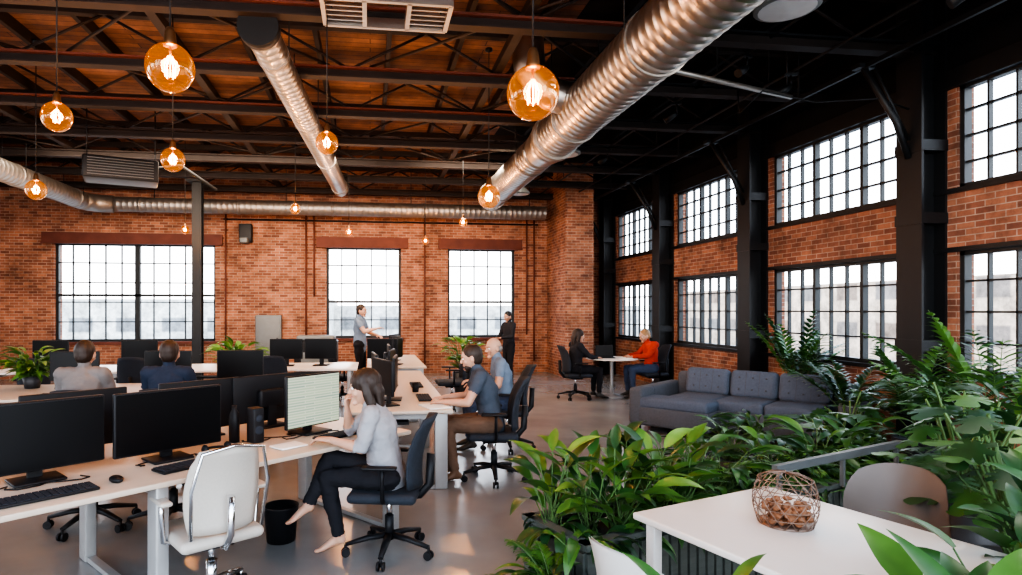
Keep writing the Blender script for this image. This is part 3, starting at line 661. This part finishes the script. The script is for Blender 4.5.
# ------------------------------------------------------------------ people
def remesh_into(dst,src,vox,matfn,smooth=3,disp=0):
    ob=src.obj('tmp'); md=ob.modifiers.new('r','REMESH'); md.mode='VOXEL'; md.voxel_size=vox; md.use_smooth_shade=True
    sm=ob.modifiers.new('s','SMOOTH'); sm.factor=.5; sm.iterations=smooth
    dg=bpy.context.evaluated_depsgraph_get(); dg.update(); ev=ob.evaluated_get(dg); me=ev.to_mesh()
    vs=[v.co.copy() for v in me.vertices]
    if disp:
        for i,v in enumerate(me.vertices): vs[i]+=v.normal*disp(vs[i])
    fs=[tuple(p.vertices) for p in me.polygons]; ms=[matfn(p.center) for p in me.polygons]
    ev.to_mesh_clear(); me0=ob.data; bpy.data.objects.remove(ob); bpy.data.meshes.remove(me0)
    dst.add(vs,fs,ms,True)
def segd(p,a,b_):
    ab=b_-a; t=max(0,min(1,(p-a).dot(ab)/max(ab.length_squared,1e-9))); return (p-(a+ab*t)).length
def hand(src,w,d,nrm,sgn,curl):
    d=Vector(d).normalized(); z=Vector(nrm); z=(z-d*z.dot(d)).normalized(); y=z.cross(d)*sgn
    F=lambda x,yy,zz:w+d*x+y*yy+z*zz
    src.tube([F(-.02,0,0),F(.015,0,0),F(.05,.002,0),F(.09,0,0)],[(.03,.02),(.034,.018),(.042,.016),(.038,.012)],None,12,side=y)
    for (yo,L,r) in ((.030,.066,.0085),(.010,.076,.009),(-.010,.070,.0085),(-.029,.054,.0075)):
        p=F(.08,yo,0); a=0.1; pts=[p-d*.015,p]
        for k,fr in enumerate((.45,.3,.25)): 
            a+=curl; p=p+(d*math.cos(a)-z*math.sin(a))*L*fr+y*yo*.04; pts.append(p)
        src.tube(pts,[r,r,r,r*.92,r*.75],None,8); src.sph(p,r*.75,None,8,6)
    p0=F(.018,.028,-.004); p1=p0+(d*.62+y*.72-z*.25).normalized()*.038; p2=p1+(d*.85+y*.35-z*.35).normalized()*.03
    src.tube([p0,p1,p2],[.013,.011,.008],None,8); src.sph(p2,.008,None,8,6)
SIT=dict(P=(0,0,.555),C=(.02,0,.87),N=(.03,0,1.04),H=(.06,0,1.175),SL=(.01,.175,1.0),SR=(.01,-.175,1.0),EL=(.12,.23,.78),ER=(.12,-.23,.78),WL=(.38,.17,.79),WR=(.38,-.17,.79),
 HL=(.02,.09,.545),HR=(.02,-.09,.545),KL=(.44,.12,.54),KR=(.44,-.12,.54),AL=(.42,.12,.1),AR=(.42,-.12,.1),TL=(.58,.14,.03),TR=(.58,-.14,.03))
STD=dict(P=(0,0,.95),C=(.0,0,1.27),N=(.0,0,1.46),H=(.03,0,1.60),SL=(.0,.185,1.41),SR=(.0,-.185,1.41),EL=(-.02,.24,1.13),ER=(-.02,-.24,1.13),WL=(.08,.25,.89),WR=(.08,-.25,.89),
 HL=(0,.09,.93),HR=(0,-.09,.93),KL=(.03,.1,.5),KR=(.03,-.1,.5),AL=(0,.11,.09),AR=(0,-.11,.09),TL=(.15,.13,.03),TR=(.15,-.13,.03))
def person(name,loc,deg,base,over,skin_,hair_,shirt,pants,shoe,hair='short',sleeve=.5,fem=False,face=(1,0,0),scale=1,hd={},barefoot=False,beard=None,vox=.011):
    J={k:Vector(v) for k,v in base.items()}; J.update({k:Vector(v) for k,v in over.items()})
    dst=B(); dst.M=TR(loc,D2(deg))@Matrix.Scale(scale,4)
    s=B(); w=.9 if fem else 1
    P,C,N,H=J['P'],J['C'],J['N'],J['H']; side=(J['SL']-J['SR']).normalized(); ax=(C-P).normalized()
    s.tube([P-ax*.10,P-ax*.03,P.lerp(C,.3),P.lerp(C,.6),C,C.lerp(N,.45),C.lerp(N,.8),N+(N-C).normalized()*.01],
       [(.11,.095),(.172 if not fem else .178,.122),(.155*w,.112),(.15*w,.108),(.172*w,.122),(.178*w,.108),(.13*w,.08),(.06,.058)],None,20,side=side)
    if fem:
        f=side.cross(Vector((0,0,1))); f=-f if f.x<0 else f
        for q in (-.07,.07): s.sph(C+f*.085+side*q,(.055,.055,.05),None,12,8)
    s.tube([N-(N-C).normalized()*.05,N.lerp(H,.35),H-(H-N)*.15],[.06*w,.052*w,.052*w],None,14)
    segs=[(P-ax*.05,C,.13,shirt),(C,N,.10,shirt),(N+(H-N)*.12,H,.05,skin_)]
    for q in 'LR':
        S,E,W=J['S'+q],J['E'+q],J['W'+q]
        s.tube([N.lerp(S,.15)-Vector((0,0,.035)),N.lerp(S,.6)-Vector((0,0,.015)),S],[.06*w,.058*w,.058*w],None,12)
        s.tube([S,S.lerp(E,.35),S.lerp(E,.75),E],[.06*w,.056*w,.047*w,.043*w],None,12); s.sph(S,.062*w,None,12,8); s.sph(E,.043*w,None,12,8)
        s.tube([E,E.lerp(W,.3),E.lerp(W,.7),W],[.043*w,.044*w,.034*w,.027*w],None,12); s.sph(W,.026*w,None,10,8)
        segs.append((N,S,.05,shirt))
        if sleeve>=1: segs+= [(S,E,.055,shirt),(E,E.lerp(W,.9),.04,shirt),(E.lerp(W,.95),W,.03,skin_)]
        else: segs+=[(S,S.lerp(E,sleeve),.055,shirt),(S.lerp(E,sleeve+.08),E,.045,skin_),(E,W,.035,skin_)]
        Hh,K,A,T=J['H'+q],J['K'+q],J['A'+q],J['T'+q]
        s.tube([Hh,Hh.lerp(K,.3),Hh.lerp(K,.75),K],[.092*w,.088*w,.066*w,.06*w],None,14); s.sph(Hh,.095*w,None,14,10); s.sph(K,.06*w,None,12,8)
        s.tube([K,K.lerp(A,.3),K.lerp(A,.7),A],[.058*w,.06*w,.048*w,.04*w],None,12); 
        fd=(T-A); fdh=Vector((fd.x,fd.y,fd.z)).normalized(); heel=A-Vector((0,0,.045))-fdh*.04
        if barefoot: heel=A-fdh*.02-Vector((0,0,.02))
        s.sph(A,.042*w,None,12,8); s.tube([heel,heel.lerp(T,.35)+Vector((0,0,.012)),heel.lerp(T,.75),T],[(.034,.035),(.042,.038),(.045,.028),(.03,.018)] if not barefoot else [(.026,.028),(.03,.032),(.036,.022),(.026,.013)],None,12,side=(fdh.cross(Vector((0,0,1)))))
        s.sph(heel,.036*w,None,10,8); s.sph(T,(.03,.03,.02) if not barefoot else (.025,.025,.015),None,10,8)
        sk=skin_ if barefoot else shoe
        cut=.86 if barefoot else .85
        segs+= [(P-ax*.08,Hh,.1,pants),(Hh,K,.08,pants),(K,K.lerp(A,cut),.055,pants),(heel,T,.04,sk),(K.lerp(A,min(1,cut+.08)),A,.04,sk)]
    def mf(p):
        best=1e9;r=None
        for a,b_,rad,mt in segs:
            d=segd(p,a,b_)-rad
            if d<best: best=d;r=mt
        return r
    def dp(p):
        m_=mf(p)
        if m_ is skin_ or m_ is shoe: return -.002
        return .005+.009*noise.noise(p*14)+.004*noise.noise(Vector((p.x*30,p.y*30,p.z*60)))
    remesh_into(dst,s,vox,mf,4,dp)
    h=B()
    for q,sg in (('L',1),('R',-1)):
        W,E=J['W'+q],J['E'+q]; dd,nn,cu=hd.get(q,((W-E).normalized(),(0,0,1),.35))
        hand(h,W,dd,nn,-sg,cu)
    remesh_into(dst,h,.0045,lambda p:skin_,1)
    # head
    f=Vector(face).normalized(); up=Vector((0,0,1)); up=(up-f*up.dot(f)).normalized(); y=up.cross(f)
    HM=Matrix((( f.x,y.x,up.x,H.x),(f.y,y.y,up.y,H.y),(f.z,y.z,up.z,H.z),(0,0,0,1)))
    hb=B()
    def hf(v):
        x=v.x*.098;yy=v.y*.077;z=v.z*.118
        if v.z<0: k=-v.z; yy*=1-.32*k*k; x=x*(1-.12*k*k)+.012*k
        if v.x>.6: x-= .006*(v.x-.6)
        return Vector((x,yy,z))
    hb.sph((0,0,0),1,None,24,18,fn=hf)
    hb.tube([(.088,0,.02),(.104,0,-.012),(.112,0,-.026)],[.008,.011,.014],None,8); hb.sph((.107,0,-.027),(.014,.016,.011),None,10,8)
    hb.sph((.078,0,-.096),(.026,.028,.02),None,10,8); hb.tube([(.086,-.045,.03),(.094,0,.027),(.086,.045,.03)],.009,None,8)
    hb.sph((.086,0,-.058),(.012,.026,.014),None,10,8)
    for q in (-1,1): hb.sph((.0,q*.080,-.008),(.02,.011,.034),None,10,8); hb.sph((.068,q*.045,-.03),(.022,.02,.02),None,10,8)
    t=B(); remesh_into(t,hb,.0055,lambda p:skin_,2); dst.add(t.v,t.f,t.m,True,HM)
    for q in (-1,1):
        dst.sph((.082,q*.032,.006),(.0125,.014,.009),WHT,10,8,HM); dst.sph((.0925,q*.031,.006),(.0035,.0055,.0058),EYE,8,6,HM)
        dst.tube([(.091,q*.016,.028),(.094,q*.033,.034),(.082,q*.052,.027)],.0035,hair_,6,M=HM)
    dst.sph((.0955,0,-.052),(.006,.022,.0045),LIP,10,6,HM); dst.sph((.0945,0,-.061),(.006,.019,.005),LIP,10,6,HM)
    hr=B()
    if hair!='bald':
        hr.sph((-.018,0,.032),(.100,.086,.102),None,20,14); hr.sph((-.03,0,-.01),(.08,.078,.085),None,16,12)
    if hair=='bald': hr.sph((-.028,0,-.012),(.078,.081,.062),None,18,12)
    if hair=='long':
        hr.sph((.0,0,.035),(.098,.088,.096),None,20,14)
        for q in (-1,1): hr.tube([(.0,q*.078,.04),(-.01,q*.086,-.03),(-.03,q*.083,-.11),(-.035,q*.07,-.19)],[(.03,.016),(.036,.018),(.034,.02),(.02,.014)],None,10,side=(1,0,0))
        hr.tube([(-.05,0,.05),(-.085,0,-.04),(-.085,0,-.13),(-.07,0,-.24)],[(.07,.05),(.075,.045),(.07,.035),(.05,.02)],None,14,side=(0,1,0))
    if beard: hr.sph((.055,0,-.085),(.045,.05,.035),None,12,10)
    t=B(); remesh_into(t,hr,.007,lambda p:hair_,2,lambda p:.004*noise.noise(Vector((p.x*60,p.y*60,p.z*15)))); dst.add(t.v,t.f,t.m,True,HM)
    return dst.obj(name)
cg=cloth('shirt_heather_grey',(.30,.30,.32)); cn=cloth('shirt_slate_blue',(.06,.075,.10)); cl=cloth('shirt_light_blue',(.16,.21,.28)); cb_=cloth('trousers_black',(.018,.018,.022))
ct=cloth('trousers_brown',(.13,.08,.055)); cgr=cloth('shirt_grey',(.18,.165,.16)); cnv=cloth('shirt_navy',(.025,.035,.06)); cr_=cloth('sweater_red',(.42,.05,.03)); ck=cloth('jacket_black',(.025,.025,.03)); cj=cloth('trousers_denim',(.05,.07,.12))
sh=mat('shoe_dark',(.03,.025,.02),.5); shb=mat('shoe_brown',(.12,.06,.03),.5)
# woman at the front desk (facing left, elbow on the desk, legs crossed)
chair(.13,4.1,168,s=.95)
person('seated_woman',(.10,4.1,0),172,SIT,dict(P=(-.02,0,.545),C=(.04,.0,.84),N=(.09,0,1.0),H=(.135,0,1.125),SL=(.07,.15,.965),SR=(.07,-.15,.965),
   ER=(.28,-.21,.79),WR=(.27,-.08,.965),EL=(.13,.19,.75),WL=(.36,.10,.79),HL=(0,.08,.535),HR=(0,-.08,.535),KL=(.38,.07,.53),AL=(.30,.05,.12),TL=(.45,.05,.03),KR=(.38,-.02,.64),AR=(.50,.11,.35),TR=(.62,.14,.25)),
   SK1,HBR,cg,cb_,sh,hair='long',sleeve=.99,fem=True,face=(.95,.15,-.10),barefoot=True,
   hd={'R':((.05,.3,1),(1,0,0),.8),'L':((1,-.3,0),(0,0,1),.3)},vox=.009)
# man in slate shirt
chair(1.2,5.75,172)
person('seated_man',(1.18,5.75,0),172,SIT,dict(C=(.07,0,.88),N=(.15,0,1.06),H=(.20,0,1.185),SL=(.12,.18,1.02),SR=(.12,-.18,1.02),EL=(.24,.25,.78),ER=(.24,-.25,.78),WL=(.48,.15,.775),WR=(.48,-.15,.775),AL=(.36,.14,.1),TL=(.52,.16,.03)),
   SK1,HBR,cn,ct,shb,hair='short',face=(.95,0,-.22),beard=True,hd={'L':((1,-.2,-.05),(0,0,1),.3),'R':((1,.2,-.05),(0,0,1),.3)})
chair(1.62,7.0,175)
person('seated_man',(1.6,7.0,0),176,SIT,dict(C=(.05,0,.89),N=(.1,0,1.07),H=(.14,0,1.20),SL=(.08,.18,1.03),SR=(.08,-.18,1.03)),SK1,HGR,cl,cj,sh,hair='bald',face=(.9,.35,-.15))
# men seen from behind on the left
chair(-2.72,6.1,90,s=.93)
person('seated_man',(-2.72,6.12,0),92,SIT,{},SK1,HBR,cgr,cb_,sh,face=(1,0,-.2),scale=1.04)
chair(-1.95,6.1,88,s=.93)
person('seated_man',(-1.95,6.12,0),88,SIT,{},SK2,HBR,cnv,cb_,sh,face=(1,.1,-.15),scale=1.04)
# standing man gesturing
person('standing_man',(-.2,12.1,0),-15,STD,dict(ER=(.16,-.25,1.2),WR=(.38,-.18,1.26),EL=(.1,.25,1.17),WL=(.32,.12,1.12)),SK1,HBR,cl,cb_,sh,face=(1,-.2,-.1),scale=1.02)
person('standing_man',(3.0,12.8,0),200,STD,dict(ER=(.08,-.25,1.15),WR=(.28,-.1,1.1),EL=(.08,.25,1.15),WL=(.28,.1,1.12)),SK2,HBK,ck,cb_,sh,sleeve=1,face=(1,.3,-.3),scale=.94)
# pair at round table
chair(3.78,10.75,0)
person('seated_woman',(3.78,10.75,0),5,SIT,dict(EL=(.18,.22,.8),ER=(.18,-.22,.8),WL=(.4,.1,.77),WR=(.4,-.1,.77)),SK1,HBR,ck,cb_,sh,hair='long',sleeve=1,fem=True,face=(1,-.1,-.1))
chair(5.3,10.75,180)
person('seated_man',(5.28,10.75,0),178,SIT,dict(N=(.09,0,1.04),H=(.14,0,1.16),EL=(.18,.23,.8),ER=(.18,-.23,.8),WL=(.42,.1,.78),WR=(.42,-.1,.78)),SK1,HBL,cr_,cj,sh,sleeve=1,face=(1,.2,-.3))

# ------------------------------------------------------------------ outside
GO=mat('outside_ground',(.45,.44,.42),.9); BU1=brickmat('outside_building_a',(1,2),(.30,.20,.14),(.24,.21,.19),(.62,.46,.34),w=2.0,h=1.6,ms=.5,off=0,bump=0); BU2=brickmat('outside_building_b',(0,2),(.26,.26,.26),(.30,.29,.28),(.7,.66,.6),w=2.2,h=1.8,ms=.6,off=0,bump=0)
b=B(); b.bb((-40,-20,-.5),(60,60,-.3),GO); b.obj('outside_ground')
b=B(); b.bb((20,-5,-.3),(28,14,3.6),BU1); b.bb((20,14,-.3),(28,40,2.8),BU1); b.obj('outside_building')
b=B(); b.bb((-20,32,-.3),(-2,38,2.2),BU2); b.bb((-2,34,-.3),(16,40,1.9),BU2); b.obj('outside_building')

# ------------------------------------------------------------------ light
w=bpy.data.worlds.new('sky'); sc.world=w; w.use_nodes=True; nt=w.node_tree
bg=nt.nodes['Background']; tc=nt.nodes.new('ShaderNodeTexCoord'); sp=nt.nodes.new('ShaderNodeSeparateXYZ'); nt.links.new(tc.outputs['Generated'],sp.inputs[0])
cr=nt.nodes.new('ShaderNodeValToRGB'); cr.color_ramp.elements[0].position=0; cr.color_ramp.elements[0].color=(1,1,1,1); cr.color_ramp.elements[1].position=.5; cr.color_ramp.elements[1].color=(.45,.60,.8,1)
nt.links.new(sp.outputs[2],cr.inputs[0]); nt.links.new(cr.outputs[0],bg.inputs[0]); bg.inputs[1].default_value=6.0
def area(loc,rot,sx,sy,e,col):  # fill lamps with no fixture, added to brighten the interior
    L=bpy.data.lights.new('added_fill_light','AREA'); L.shape='RECTANGLE'; L.size=sx; L.size_y=sy; L.energy=e; L.color=col
    o=bpy.data.objects.new('added_fill_light',L); o.location=loc; o.rotation_euler=rot; sc.collection.objects.link(o)
area((-3,11,4.4),(D2(25),0,0),6,1,250,(1,.82,.64)); area((2,11,4.45),(D2(25),0,0),2,1,110,(1,.82,.64))
area((3.6,3.5,4.4),(0,0,0),2,2,70,(1,.93,.84))
area((-3,8,3.7),(D2(180),0,0),8,9,100,(1,.68,.45))  # upward fill, added to brighten the roof boards

# ------------------------------------------------------------------ camera
cam=bpy.data.cameras.new('camera'); co=bpy.data.objects.new('camera',cam); sc.collection.objects.link(co); sc.camera=co
cam.sensor_width=36; cam.lens=600/1022*36; cam.shift_x=.0616; cam.shift_y=.022; cam.clip_start=.05
co.location=(0,0,1.65); co.rotation_euler=(D2(90),0,D2(-7.4))
try:
    sc.view_settings.view_transform='AgX'; sc.view_settings.look='AgX - High Contrast'; sc.view_settings.exposure=.35
except Exception as e: print(e)
